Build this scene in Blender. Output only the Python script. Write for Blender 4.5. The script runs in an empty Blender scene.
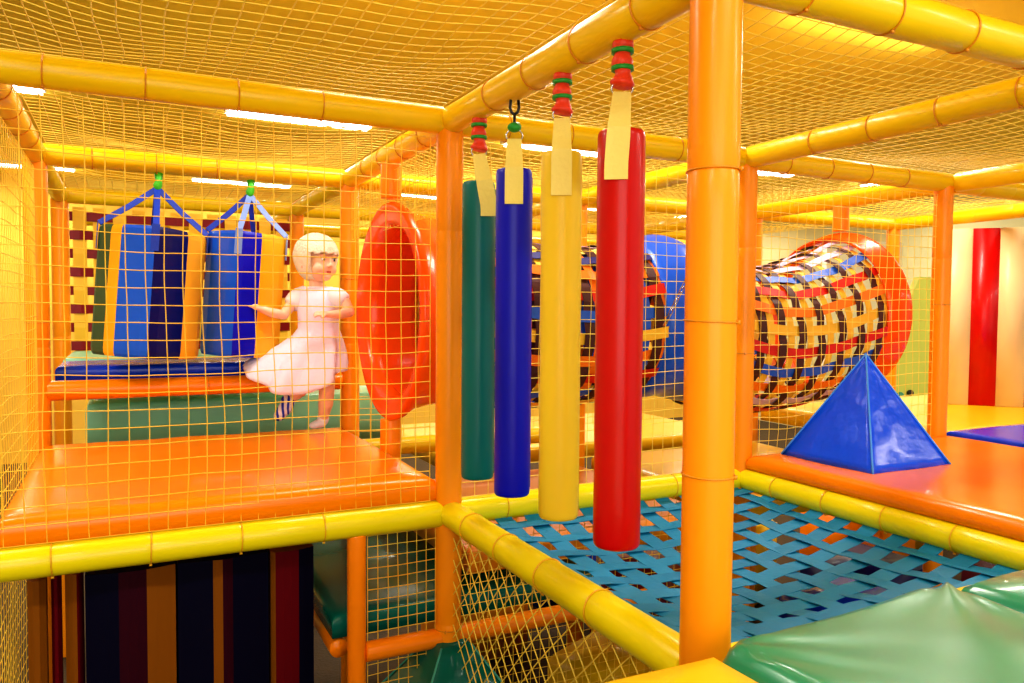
import bpy, bmesh, math, random
from mathutils import Vector, Matrix, noise
import mathutils
random.seed(7)
V = Vector
PI = math.pi
scene = bpy.context.scene
COL = scene.collection
M = 1.25            # frame module (m)
ZF = -1.25          # hall floor
ZC = 2.25           # hall ceiling

# ------------------------------------------------------------------ camera
CAM = V((-0.9307, -2.3234, 0.6627)); F = 771.355; YAW = .4625; PITCH = -.0412; ROLL = .0071
fwd = V((math.sin(YAW)*math.cos(PITCH), math.cos(YAW)*math.cos(PITCH), math.sin(PITCH)))
r0 = V((math.cos(YAW), -math.sin(YAW), 0)); u0 = r0.cross(fwd)
cr = r0*math.cos(ROLL)+u0*math.sin(ROLL); cu = -r0*math.sin(ROLL)+u0*math.cos(ROLL)
cd = bpy.data.cameras.new('camera'); cam = bpy.data.objects.new('camera', cd); COL.objects.link(cam)
mt = Matrix((cr, cu, -fwd)).transposed().to_4x4(); mt.translation = CAM
cam.matrix_world = mt
cd.sensor_width = 36; cd.lens = F/1024*36; cd.clip_start = .02; cd.clip_end = 100
scene.camera = cam

# ------------------------------------------------------------------ materials
def lin(c):
    return tuple(((x/255)/12.92 if x/255 <= .04045 else ((x/255+.055)/1.055)**2.4) for x in c)+(1,)
MATS = {}
def mat(name, rgb, rough=.4, coat=0., bump=0., bscale=8., var=0., metal=0., emit=0., sub=0., spec=.5, vscale=3.):
    if name in MATS: return MATS[name]
    m = bpy.data.materials.new(name); m.use_nodes = True
    nt = m.node_tree; b = nt.nodes['Principled BSDF']; c = lin(rgb)
    b.inputs['Base Color'].default_value = c
    b.inputs['Roughness'].default_value = rough
    b.inputs['Coat Weight'].default_value = coat
    b.inputs['Coat Roughness'].default_value = .12
    b.inputs['Metallic'].default_value = metal
    b.inputs['Specular IOR Level'].default_value = spec
    if sub:
        b.inputs['Subsurface Weight'].default_value = sub; b.inputs['Subsurface Scale'].default_value = .01
    tc = nt.nodes.new('ShaderNodeTexCoord')
    if var or True:
        n = nt.nodes.new('ShaderNodeTexNoise'); n.inputs['Scale'].default_value = vscale; n.inputs['Detail'].default_value = 4
        nt.links.new(tc.outputs['Object'], n.inputs['Vector'])
        mx = nt.nodes.new('ShaderNodeMix'); mx.data_type = 'RGBA'
        v = var or .04
        mx.inputs[6].default_value = tuple(x*(1-v) for x in c[:3])+(1,)
        mx.inputs[7].default_value = tuple(min(1, x*(1+v)) for x in c[:3])+(1,)
        nt.links.new(n.outputs['Fac'], mx.inputs[0]); nt.links.new(mx.outputs[2], b.inputs['Base Color'])
        if emit:
            nt.links.new(mx.outputs[2], b.inputs['Emission Color']); b.inputs['Emission Strength'].default_value = emit
    if bump:
        n2 = nt.nodes.new('ShaderNodeTexNoise'); n2.inputs['Scale'].default_value = bscale; n2.inputs['Detail'].default_value = 3
        nt.links.new(tc.outputs['Object'], n2.inputs['Vector'])
        bp = nt.nodes.new('ShaderNodeBump'); bp.inputs['Strength'].default_value = bump; bp.inputs['Distance'].default_value = .02
        nt.links.new(n2.outputs['Fac'], bp.inputs['Height']); nt.links.new(bp.outputs['Normal'], b.inputs['Normal'])
    MATS[name] = m
    return m
def vinyl(name, rgb, rough=.26, bump=.12, bscale=5, coat=.5, spec=.3): return mat('vinyl_'+name, rgb, rough+.04, coat*.3, bump, bscale, spec=spec)
m_post = vinyl('orange_post', (255, 154, 8), .32, .05, 9, .35)
m_beam = vinyl('yellow_beam', (240, 224, 16), .25, .06, 7, .6)
m_beamtop = vinyl('shaded_yellow_beam', (242, 202, 16), .3, .06, 7, .5)  # beam yellow deepened, shade on the top beams put into the colour
m_rail = vinyl('deep_orange', (255, 140, 0), .25, .06, 7, .6)
m_omat = vinyl('orange_mat', (255, 138, 0), .22, .14, 3, .5)
m_ymat = vinyl('yellow_mat', (246, 200, 24), .3, .1, 4, .4)
m_gmat = vinyl('green_mat', (0, 142, 108), .24, .12, 3, 1.8, .5)
m_pgreen = vinyl('pale_green', (160, 232, 196), .4)
m_tmat = vinyl('teal_mat', (0, 104, 96), .2, .12, 3, .7)
m_bmat = vinyl('blue_mat', (0, 60, 225), .22, .12, 3, .6)
m_pyr = vinyl('blue_pyramid', (0, 82, 255), .22, .6, 9, .6)
m_lblue = vinyl('bright_blue', (24, 96, 235), .25, .1, 4, .5)
m_navy = vinyl('navy', (4, 8, 96), .35, .1, 4, .2)
m_maroon = vinyl('maroon', (84, 4, 32), .4, .1, 4, .2)
m_dred = vinyl('dark_red', (130, 4, 20), .4, .1, 4, .2)
m_ochre = vinyl('ochre', (236, 150, 26), .4, .1, 4, .2)
m_gold = vinyl('gold', (252, 182, 30), .3, .08, 4, .4)
m_cream = vinyl('cream', (244, 214, 158), .35, .08, 4, .3)
m_red = vinyl('red', (205, 2, 4), .3, .08, 6, .4)
m_bteal = vinyl('bolster_teal', (0, 110, 112), .38, .06, 6, .3)
m_bblue = vinyl('bolster_blue', (0, 4, 200), .38, .06, 6, .3)
m_byel = vinyl('bolster_yellow', (238, 204, 48), .38, .06, 6, .25)
m_bred = vinyl('bolster_red', (196, 0, 2), .3, .06, 6, .4)
m_net = mat('net_cord', (255, 208, 62), .6)
m_netb = mat('net_cord_pale', (255, 222, 92), .6)
m_tie = mat('cable_tie', (218, 144, 22), .35)
m_tiey = mat('cable_tie_yellow', (232, 176, 30), .35)
m_web = mat('blue_webbing', (0, 124, 176), .55, 0, .1, 60)
m_web2 = mat('blue_webbing_light', (4, 132, 186), .55, 0, .1, 60)
m_strap = mat('cream_strap', (240, 226, 130), .6, 0, .15, 80)
m_tape = mat('red_tape', (226, 62, 36), .45, 0, .3, 40)
m_gtape = mat('green_tape', (28, 150, 54), .45, 0, .3, 40)
m_lgtape = mat('lime_tape', (70, 200, 40), .45, 0, .3, 40)
m_steel = mat('steel', (190, 190, 196), .25, metal=1.)
m_dsteel = mat('dark_steel', (60, 60, 64), .35, metal=.8)
m_bstrap = mat('blue_strap', (14, 60, 190), .6, 0, .1, 60)
m_ring = vinyl('orange_plastic', (255, 92, 10), .2, 0.02, 3, .7)
m_ringin = vinyl('red_plastic', (255, 84, 10), .25, 0.02, 3, .5)
W = dict(lilac=mat('w_lilac', (220, 190, 225), .5), yellow=mat('w_yellow', (246, 196, 50), .55), pale=mat('w_pale', (248, 226, 120), .55),
         blue=mat('w_blue', (24, 92, 215), .5), red=mat('w_red', (214, 26, 10), .5), orange=mat('w_orange', (250, 124, 10), .5),
         brown=mat('w_brown', (72, 24, 22), .6), navy=mat('w_navy', (12, 16, 110), .6))
m_wall = mat('wall_paint', (208, 204, 156), .8, var=.1)
m_back = mat('back_wall_paint', (246, 196, 76), .8, var=.12)
m_white = mat('white_paint', (244, 238, 220), .7)
m_ceil = mat('ceiling_paint', (252, 214, 66), .8, var=.12, vscale=1.2)
m_floor = mat('floor_carpet', (66, 50, 26), .9, 0, .3, 60, var=.25, vscale=9)
m_lime = vinyl('lime_panel', (206, 214, 96), .4, .05, 4, .2)
m_skin = mat('skin', (250, 204, 176), .5, sub=.1)
m_lip = mat('lip', (205, 96, 88), .45)
m_hair = mat('blond_hair', (255, 246, 222), .4, 0, .5, 90, var=.2, vscale=30)
m_dress = mat('pink_dress', (238, 226, 255), .7, 0, .2, 30, var=.07, vscale=9)
m_dress2 = mat('dress_trim', (242, 238, 255), .7)
m_sock = mat('white_sock', (238, 240, 255), .8)
m_eye = mat('eye_white', (240, 238, 236), .2)
m_iris = mat('iris', (50, 48, 60), .2)

def fixture_mat():
    m = bpy.data.materials.new('lamp_diffuser'); m.use_nodes = True
    b = m.node_tree.nodes['Principled BSDF']; b.inputs['Base Color'].default_value = (1, 1, 1, 1)
    b.inputs['Emission Color'].default_value = (1, .93, .98, 1); b.inputs['Emission Strength'].default_value = 9
    return m
m_lamp = fixture_mat()

# ------------------------------------------------------------------ object helpers
def link(name, me, parent=None, smooth=True, mats=()):
    o = bpy.data.objects.new(name, me); COL.objects.link(o)
    for m in mats: me.materials.append(m)
    if smooth:
        for p in me.polygons: p.use_smooth = True
    if parent is not None: o.parent = parent
    return o
def bmobj(name, bm, mats, parent=None, smooth=True):
    me = bpy.data.meshes.new(name); bmesh.ops.recalc_face_normals(bm, faces=bm.faces[:]) if False else None
    bm.to_mesh(me); bm.free()
    if not isinstance(mats, (list, tuple)): mats = [mats]
    return link(name, me, parent, smooth, mats)
def tag(o, label=None, cat=None, group=None, kind=None):
    if label: o['label'] = label
    if cat: o['category'] = cat
    if group: o['group'] = group
    if kind: o['kind'] = kind
    return o
def empty(name, loc, label, cat, group=None):
    o = bpy.data.objects.new(name, None); COL.objects.link(o); o.location = loc; o.empty_display_size = .05
    return tag(o, label, cat, group)
def frame_for(d, ref=None):
    d = d.normalized(); a = ref or (V((0, 0, 1)) if abs(d.z) < .9 else V((1, 0, 0)))
    x = d.cross(a).normalized(); y = x.cross(d).normalized()
    return x, y
def tube(bm, pts, rs, seg=12, closed=False, caps=True, mi=0, ref=None, sq=1.0):
    """sweep a round section along pts (parallel-ish frames)"""
    n = len(pts); pts = [V(p) for p in pts]
    if not isinstance(rs, (list, tuple)): rs = [rs]*n
    rings = []; px = None
    for i, p in enumerate(pts):
        if closed: d = pts[(i+1) % n]-pts[i-1]
        else: d = pts[min(i+1, n-1)]-pts[max(i-1, 0)]
        if d.length < 1e-9: d = V((0, 0, 1))
        d.normalize()
        if px is None: x, y = frame_for(d, ref)
        else:
            x = (px-d*px.dot(d)).normalized(); y = x.cross(d).normalized() if False else d.cross(x).normalized()
        px = x; y = d.cross(x).normalized()
        rings.append([bm.verts.new(p+(x*math.cos(2*PI*k/seg)+y*math.sin(2*PI*k/seg)*sq)*rs[i]) for k in range(seg)])
    m = n if closed else n-1
    for i in range(m):
        a, b = rings[i], rings[(i+1) % n]
        for k in range(seg):
            f = bm.faces.new((a[k], a[(k+1) % seg], b[(k+1) % seg], b[k])); f.material_index = mi
    if caps and not closed:
        bm.faces.new(rings[0][::-1]).material_index = mi; bm.faces.new(rings[-1]).material_index = mi
    return rings
def ribbon(bm, pts, nrm, w, t=.003, mi=0):
    """flat strap: pts, per-point normals, width, thickness"""
    n = len(pts); R = []
    for i in range(n):
        d = (V(pts[min(i+1, n-1)])-V(pts[max(i-1, 0)])).normalized(); nn = V(nrm[i]).normalized(); s = d.cross(nn).normalized()
        p = V(pts[i]); ww = (w[i] if isinstance(w, (list, tuple)) else w)/2
        R.append([bm.verts.new(p+s*a*ww+nn*b*t/2) for a, b in ((-1, -1), (1, -1), (1, 1), (-1, 1))])
    for i in range(n-1):
        for k in range(4):
            bm.faces.new((R[i][k], R[i][(k+1) % 4], R[i+1][(k+1) % 4], R[i+1][k])).material_index = mi
    bm.faces.new(R[0][::-1]).material_index = mi; bm.faces.new(R[-1]).material_index = mi
def box(bm, c, s, mi=0, rot=None):
    vs = bmesh.ops.create_cube(bm, size=1)['verts']
    for v in vs:
        q = V((v.co.x*s[0], v.co.y*s[1], v.co.z*s[2]))
        if rot: q = rot @ q
        v.co = q+V(c)
    for f in {f for v in vs for f in v.link_faces}: f.material_index = mi
    return vs
def ell(bm, c, s, rot=None, seg=20, rings=14, mi=0):
    vs = bmesh.ops.create_uvsphere(bm, u_segments=seg, v_segments=rings, radius=1)['verts']
    for v in vs:
        q = V((v.co.x*s[0], v.co.y*s[1], v.co.z*s[2]))
        if rot: q = rot @ q
        v.co = q+V(c)
    for f in {f for v in vs for f in v.link_faces}: f.material_index = mi
    return vs
def cushion_bm(x0, x1, y0, y1, z0, z1, bev=.03, puff=.01, step=.05, wob=.003, seed=0):
    """padded mat: rounded slab with welted edges, slightly domed and rumpled"""
    bm = bmesh.new(); nx = max(4, int((x1-x0)/step)); ny = max(4, int((y1-y0)/step))
    def edge(n, a, b):
        inner = [a+(b-a)*(i/n) for i in range(n+1)]
        e = []
        for k in range(4):
            e.append(a+bev*(1-math.cos(k*PI/8)))
        e2 = [b-(q-a) for q in e][::-1]
        return sorted(set([round(q, 5) for q in e+[q for q in inner if a+bev*1.2 < q < b-bev*1.2]+e2]))
    xs, ys = edge(nx, x0, x1), edge(ny, y0, y1)
    def dome(x, y):
        dx = min(x-x0, x1-x); dy = min(y-y0, y1-y)
        h = 1.
        for d in (dx, dy):
            if d < bev: h = min(h, math.sqrt(max(0, 1-(1-d/bev)**2)))
        u = (x-x0)/(x1-x0); v = (y-y0)/(y1-y0)
        z = z1-bev*(1-h)+puff*(4*u*(1-u))**.5*(4*v*(1-v))**.5
        z += wob*noise.noise(V((x*5+seed, y*5, seed)))*h
        return z
    top = [[bm.verts.new((x, y, dome(x, y))) for y in ys] for x in xs]
    bot = {}
    for i, x in enumerate(xs):
        for j, y in enumerate(ys):
            if i in (0, len(xs)-1) or j in (0, len(ys)-1): bot[i, j] = bm.verts.new((x, y, z0))
    for i in range(len(xs)-1):
        for j in range(len(ys)-1): bm.faces.new((top[i][j], top[i+1][j], top[i+1][j+1], top[i][j+1]))
    per = [(i, 0) for i in range(len(xs))]+[(len(xs)-1, j) for j in range(1, len(ys))]+[(i, len(ys)-1) for i in range(len(xs)-2, -1, -1)]+[(0, j) for j in range(len(ys)-2, 0, -1)]
    for a, b in zip(per, per[1:]+per[:1]):
        bm.faces.new((bot[a], bot[b], top[b[0]][b[1]], top[a[0]][a[1]]))
    bm.faces.new([bot[p] for p in per][::-1])
    return bm
def mat_thing(name, label, cat, m, *a, seam=True, group=None, **k):
    bm = cushion_bm(*a, **k)
    o = bmobj(name, bm, m)
    tag(o, label, cat, group)
    return o

# ------------------------------------------------------------------ foam covered frame
def foam(name, label, cat, p0, p1, r, m, ties=(), tie_m=None, step=.25, seams=(), group=None, headdir=None, flat=0):
    """foam-sleeved tube: body with sleeve seams; cable ties are parts"""
    p0, p1 = V(p0), V(p1); L = (p1-p0).length; d = (p1-p0).normalized()
    bm = bmesh.new(); st = [(0, .985), (.004, 1)]
    for s in seams:
        st += [(s-.006, 1), (s-.002, .97), (s+.002, .97), (s+.006, 1)]
    n = max(2, int(L/.12))
    st += [(L*i/n, 1) for i in range(1, n)]; st += [(L-.004, 1), (L, .985)]
    st.sort()
    tube(bm, [p0+d*s for s, _ in st], [r*q*(1+.006*math.sin(s*17+p0.x*3)) for s, q in st], 28)
    body = bmobj(name, bm, m)
    tag(body, label, cat, group)
    hd = V(headdir) if headdir else V((-.6, -.8, 0))
    hd = (hd-d*hd.dot(d)).normalized()
    for s in ties:
        bt = bmesh.new(); c = p0+d*s; x = hd; y = d.cross(x)
        tilt = random.uniform(-.05, .05)
        tube(bt, [c+(x*math.cos(a)+y*math.sin(a))*(r+.001)+d*tilt*r*math.cos(a) for a in [2*PI*i/32 for i in range(32)]],   .0018, 6, closed=True)
        box(bt, c+x*(r+.003)+d*tilt*r, (.006, .006, .007), rot=Matrix((x, y, d)).transposed())
        bmobj('cable_tie', bt, tie_m or m_tie, body)
    return body
R = .043
TB = M+.013     # top beam height
POSTS = [
 # name, x, y, z0, z1, r, label, ties(heights)
 ((0, -M), ZF, 2.2, .0455, 'thick orange foam post in front, running from top edge to green cushion', (.37, .645, .91, 1.6)),
 ((0, 0), ZF, TB, R, 'orange foam post where the two front yellow beams meet, left of teal bolster', (-.38, -.8)),
 ((M, 0), ZF, TB, R, 'orange foam post just behind the thick front post, at far corner of blue woven net', (.5,)),
 ((2*M-.05, 0), ZF, TB, R*.95, 'orange foam post to the right of blue pyramid, beside the striped panel', (.7,)),
 ((-M, M), ZF, TB, R, 'orange foam post at far left, beside the left side net', (.6,)),
 ((0, M), ZF, TB, R, 'orange foam post directly behind the little girl', (.8,)),
 ((-M, 2*M), ZF, TB, R, 'dim orange post far left behind the hanging bags', ()),
 ((0, 2*M), ZF, TB, R, 'dim orange post behind the girl, at right end of red and yellow webbing', ()),
]
for (x, y), z0, z1, r, lab, ties in POSTS:
    m = m_post
    foam('foam_post', lab, 'post', (x, y, z0), (x, y, z1-.02), r, m, ties=[t-z0 for t in ties], seams=[t-z0+.0 for t in ((.911, -.36) if y <= 0 else (.5,))], headdir=(.55, -.8, 0) if (x, y) == (0, -M) else (-.5, -.8, 0))
for (x, y) in ((M, M), (2*M, M), (M, 2*M), (2*M, 2*M), (3*M, 0), (3*M, M)):
    foam('foam_post', 'distant orange foam post of the frame behind the crawl tunnel', 'post', (x, y, ZF), (x, y, TB-.02), R, m_post, group='distant posts behind the tunnel')
# short stubs that carry the tunnel rings
foam('tunnel_support_post', 'short orange post rising from the left tunnel ring to the top beam', 'post', (.0, .615, 1.095), (.0, .615, TB-.03), R*.95, m_post)
foam('tunnel_support_post', 'short orange stub under the left tunnel ring', 'post', (.0, .62, -.1), (.0, .62, .225), R*.95, m_rail)
foam('tunnel_support_post', 'short orange post rising above the right tunnel ring', 'post', (2*M, .615, 1.095), (2*M, .615, TB-.03), R*.95, m_post)
foam('tunnel_support_post', 'short orange stub under the right tunnel ring', 'post', (2*M, .62, -.1), (2*M, .62, .215), R*.95, m_rail)
# slimmer post and rails on the lower level
foam('foam_post', 'slim orange post below the left deck, left end of the low orange rail', 'post', (-.305, 0, ZF), (-.305, 0, -.035), .029, m_rail, ties=[.5])
foam('foam_rail', 'low orange foam rail crossing in front of the green lower mat', 'rail', (-.277, .0, -.41), (.8, .0, -.41), .031, m_rail)
foam('foam_rail', 'orange foam rail running back under left edge of the lower green mat', 'rail', (-.345, .06, -.41), (-.345, M, -.41), .03, m_rail)
foam('foam_rail', 'orange foam rail across the back of the left deck, under the hanging bags', 'rail', (-M+.03, M, .325), (-.04, M, .325), .04, m_rail, ties=[.6])

def beam(p0, p1, lab, m=None, r=R, seams=None, ties=None, group=None, cut=.03, tm=None, hd=None):
    p0, p1 = V(p0), V(p1); d = (p1-p0).normalized(); a = p0+d*cut; b = p1-d*cut
    L = (b-a).length; s = seams if seams is not None else [.17+.235*i for i in range(int((L-.1)/.235))]
    return foam('padded_crossbar', lab, 'padded bar', a, b, r, m or m_beam, ties=s if ties is None else ties, seams=s, group=group, headdir=hd or (-.3, -.3, -.8), tie_m=tm or m_tiey)
# lower level, z = 0
beam((-M-.3, 0, 0), (0, 0, 0), 'glossy yellow foam beam along front edge of the left orange deck')
beam((0, 0, 0), (0, -M, 0), 'glossy yellow foam beam along left edge of the blue woven net')
beam((0, 0, 0), (M, 0, 0), 'yellow foam beam along back edge of the blue woven net')
beam((M, 0, 0), (M, -M, 0), 'yellow foam beam between blue woven net and right orange mat')
beam((0, -M, 0), (M, -M, 0), 'yellow foam beam along near edge of the blue woven net', ties=())
beam((M, 0, 0), (2*M, 0, 0), 'yellow foam beam along back edge of right orange mat', ties=())
beam((0, M, 0), (M, M, 0), 'orange-yellow beam at floor level behind the crawl tunnel', ties=(), m=m_beamtop)
# top level
def tb(a, b, lab, **k): return beam((a[0], a[1], TB), (b[0], b[1], TB), lab, m=m_beamtop, tm=m_tie, **k)
tb((0, -M), (0, 0), 'yellow top beam from which the four coloured bolsters hang')
tb((-M-.3, 0), (0, 0), 'amber top beam crossing the upper left above the net')
tb((0, 0), (M, 0), 'amber top beam behind the hanging bolsters')
tb((M, 0), (2*M, 0), 'amber top beam above the right net')
tb((0, -M), (M, -M), 'thick amber top beam leaving the front post at upper right')
tb((M, -M), (M, 0), 'bright yellow top beam running to upper right edge from the middle post')
tb((2*M, -M), (2*M, 0), 'amber top beam running off the right edge from the right post', ties=())
tb((-M, 0), (-M, M), 'amber top beam along the far left side')
tb((-M, M), (0, M), 'amber top beam from which the two blue and yellow bags hang')
tb((0, 0), (0, M), 'yellow top beam running back to the post behind the girl')
G = 'distant top beams of the frame'
for a, b in (((0, M), (M, M)), ((M, M), (2*M, M)), ((2*M, M), (3*M, M)), ((2*M, 0), (3*M, 0)), ((M, 0), (M, M)), ((2*M, 0), (2*M, M)), ((3*M, 0), (3*M, M)),
             ((-M, 2*M), (0, 2*M)), ((0, 2*M), (M, 2*M)), ((M, 2*M), (2*M, 2*M)), ((2*M, 2*M), (3*M, 2*M)),
             ((-M, M), (-M, 2*M)), ((0, M), (0, 2*M)), ((M, M), (M, 2*M)), ((2*M, M), (2*M, 2*M)),
             ((-M, 3*M), (0, 3*M)), ((0, 3*M), (M, 3*M)), ((M, 3*M), (2*M, 3*M)), ((2*M, 3*M), (3*M, 3*M)), ((0, 2*M), (0, 3*M)), ((M, 2*M), (M, 3*M))):
    tb(a, b, 'amber foam beam of the top frame in the background', ties=(), group=G)

# ------------------------------------------------------------------ nets
NETN = [0]
def net(O, U, Vv, label, sp=.048, r=.0013, amp=.008, m=None, diamond=False, seed=None, border=True, group=None, sag=0.):
    NETN[0] += 1; sd = NETN[0]*13.7
    O, U, Vv = V(O), V(U), V(Vv); lu, lv = U.length, Vv.length; eu, ev = U/lu, Vv/lv; en = eu.cross(ev)
    bm = bmesh.new()
    def P(a, b):
        fa = min(a, lu-a, b, lv-b)/.15; fa = max(0, min(1, fa))
        q = V((a*2.3+sd, b*2.3, sd)); q2 = V((a*9+sd, b*9, 3+sd))
        da = noise.noise(q)*amp*1.6+noise.noise(q2)*amp*.35; db = noise.noise(q+V((7, 3, 1)))*amp*1.6+noise.noise(q2+V((5, 5, 5)))*amp*.35
        dn = noise.noise(q+V((1, 9, 4)))*amp*2
        dn -= sag*(16*(a/lu)*(1-a/lu)*(b/lv)*(1-b/lv))
        return O+eu*(a+da*fa)+ev*(b+db*fa)+en*dn*fa
    def line(a0, b0, a1, b1):
        L = math.hypot(a1-a0, b1-b0)
        if L < .01: return
        n = max(2, int(L/(sp if not diamond else sp*1.4))+1)
        tube(bm, [P(a0+(a1-a0)*i/n, b0+(b1-b0)*i/n) for i in range(n+1)], r, 4, caps=False)
    if not diamond:
        nu = int(round(lu/sp)); nv = int(round(lv/sp))
        for i in range(nu+1): line(lu*i/nu, 0, lu*i/nu, lv)
        for j in range(nv+1): line(0, lv*j/nv, lu, lv*j/nv)
    else:
        s = sp*1.414; k = -lv
        while k < lu:
            a0, b0 = (k, 0) if k >= 0 else (0, -k)
            t = min(lu-a0, lv-b0)
            if t > 0: line(a0, b0, a0+t, b0+t)
            a0, b0 = (k, lv) if k >= 0 else (0, lv+k)
            t = min(lu-a0, b0)
            if t > 0: line(a0, b0, a0+t, b0-t)
            k += s
    o = bmobj('safety_net', bm, m or m_net)
    return tag(o, label, 'net', group)
e = .045
net((-M-.02, 0, e), (M-e, 0, 0), (0, 0, M-2*e), 'large square-mesh yellow safety net across the front of the left deck', r=.0014, m=m_net)
net((-M, e, e), (0, M-2*e, 0), (0, 0, M-2*e), 'yellow side net at the far left edge of the deck')
net((e, 0, e), (M-2*e, 0, 0), (0, 0, M-2*e), 'yellow safety net behind the four hanging bolsters', m=m_netb)
net((M+e, 0, e), (M-2*e, 0, 0), (0, 0, M-2*e), 'yellow safety net behind the blue pyramid', m=m_netb)
net((0, e, .98), (0, M-2*e, 0), (0, 0, .22), 'narrow strip of yellow net above the left tunnel ring')
net((e, M, -.02+e), (M-2*e, 0, 0), (0, 0, M-2*e), 'yellow safety net behind the crawl tunnel, left half', sp=.055)
net((M+e, M, e), (M-2*e, 0, 0), (0, 0, M-2*e), 'yellow safety net behind the crawl tunnel, right half', sp=.055)
# lower level nets
net((0, -e, -e), (0, -M+2*e, 0), (0, 0, -M+2*e), 'diamond-mesh yellow net under the left edge of blue woven net', sp=.05, diamond=True, r=.0019, m=m_netb)
net((-.27, 0, -e), (.27-e, 0, 0), (0, 0, -M+2*e), 'yellow net in the narrow bay between slim post and corner post, lower level', sp=.034, r=.0013)
net((e, 0, -e), (M-2*e, 0, 0), (0, 0, -M+2*e), 'yellow lower net behind the diamond mesh', sp=.034, r=.0013)
net((-M, e, -e), (0, M-2*e, 0), (0, 0, -M+2*e), 'yellow lower net at bottom left corner', sp=.045)
# roof nets
zt = TB+.03
for (x, y, lab) in ((-1, 0, 'yellow roof net over the left deck'), (-1, -1, 'yellow roof net at upper left, left of the bolster beam'), (0, -1, 'yellow roof net between bolster beam and middle post'),
                    (0, 0, 'yellow roof net above the crawl tunnel'), (1, -1, 'yellow roof net at upper right above the pyramid'), (1, 0, 'yellow roof net above the right end of the tunnel')):
    net((x*M+e, y*M+e, zt), (M-2*e, 0, 0), (0, M-2*e, 0), lab, sp=.045, r=.0014, amp=.012, sag=.035, m=m_netb)
for (x, y) in ((-1, 1), (0, 1), (1, 1), (2, 0), (2, -1), (2, 1), (-1, -2)):
    net((x*M+e, y*M+e, zt), (M-2*e, 0, 0), (0, M-2*e, 0), 'yellow roof net farther off in the frame', sp=.055, r=.0015, amp=.012, sag=.03, group='farther roof nets', m=m_netb)

# ------------------------------------------------------------------ blue woven net (hammock)
def woven_net():
    bm = bmesh.new(); n = 11; sp = M/(n+.38); S = .108; off = (M-(n-1)*sp)/2
    def zz(x, y):
        u, v = x/M, -y/M
        s = (1-(2*u-1)**2)*(1-(2*v-1)**2)
        return -.026-S*s**.8 if s > 0 else -.026
    for k in range(n):
        c = off+k*sp
        for ax in (0, 1):
            pts = []; nr = []; N = n*8+8
            for i in range(N+1):
                s = .012+(M-.024)*i/N
                ph = (s-off)/sp; wv = max(-1, min(1, 1.9*math.cos(PI*ph)))*(1 if (k % 2 == 0) else -1)*(1 if ax == 0 else -1)
                if s < off*.6 or s > M-off*.6: wv = 0
                jit = .004*noise.noise(V((s*4, k*3.1, ax*7)))
                x, y = (s, -(c+jit)) if ax == 0 else (c+jit, -s)
                z = zz(x, y)+wv*.0016
                end = min(s, M-s)
                if end < .03: z += (.03-end)*.3
                pts.append((x, y, z)); nr.append((0, 0, 1))
            ribbon(bm, pts, nr, .059+.004*random.random(), .0016, mi=(k+ax) % 2)
    o = bmobj('woven_webbing_net', bm, [m_web, m_web2], smooth=False)
    tag(o, 'sagging net of interwoven turquoise blue straps between four yellow beams', 'woven net')
woven_net()

# ------------------------------------------------------------------ mats and padded shapes
mat_thing('deck_mat', 'big orange padded mat the little girl stands on', 'mat', m_omat, -1.243, -.035, .0, 1.21, .046, .118, bev=.035, puff=.006)
mat_thing('deck_mat', 'glossy orange padded mat carrying the blue pyramid', 'mat', m_omat, 1.235, 2.46, -1.5, -.045, .046, .10, bev=.03, puff=.004)
mat_thing('deck_mat', 'blue padded mat at the right edge beyond the orange mat', 'mat', m_bmat, 2.53, 3.6, -1.2, .01, .03, .105, bev=.02, puff=.004)
mat_thing('deck_mat', 'yellow padded mat on the floor in front of striped panel', 'mat', m_ymat, 2.53, 4.6, .06, 1.2, .0, .09, bev=.02, puff=.004)
mat_thing('deck_mat', 'plain yellow mat corner at the very bottom, left of thick post foot', 'mat', m_ymat, -1.2, -.088, -2.9, -1.375, .02, .118, bev=.03, puff=.002)
mat_thing('deck_mat', 'yellow padded floor mat below the crawl tunnel', 'mat', m_ymat, .5, 2.42, 1.32, 2.42, -.16, -.08, bev=.02, puff=.004)
mat_thing('deck_mat', 'dull orange padded mat under the left half of the tunnel', 'mat', m_ochre, .1, 1.22, .06, 1.18, -.24, -.16, bev=.02, puff=.004)
mat_thing('deck_mat', 'pale yellow padded mat under the right half of the tunnel', 'mat', m_ymat, 1.3, 2.44, .06, 1.18, -.2, -.12, bev=.02, puff=.004)
mat_thing('deck_mat', 'dark glossy green mat on the lower level beneath the left deck', 'mat', m_tmat, -.37, .62, .045, 1.15, -.37, -.30, bev=.025, puff=.006)
mat_thing('step_mat', 'blue padded platform edge behind the orange rail, under the bags', 'mat', m_bmat, -1.2, -.06, 1.34, 1.75, .34, .415, bev=.02, puff=.003)
mat_thing('deck_mat', 'pale green padded top of the platform behind the hanging bags', 'mat', m_pgreen, -1.2, -.06, 1.76, 2.42, .34, .425, bev=.02, puff=.003)
mat_thing('step_block', 'green padded block seen through the gap below the orange rail', 'padded block', m_pgreen, -1.12, .45, 1.95, 2.4, -.12, .185, bev=.03, puff=.006)
mat_thing('deck_mat', 'second green cushion farther back at right edge, behind front cushion', 'cushion', m_gmat, .572, 1.22, -2.4, -1.335, -.02, .118, bev=.05, puff=.02)

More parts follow.
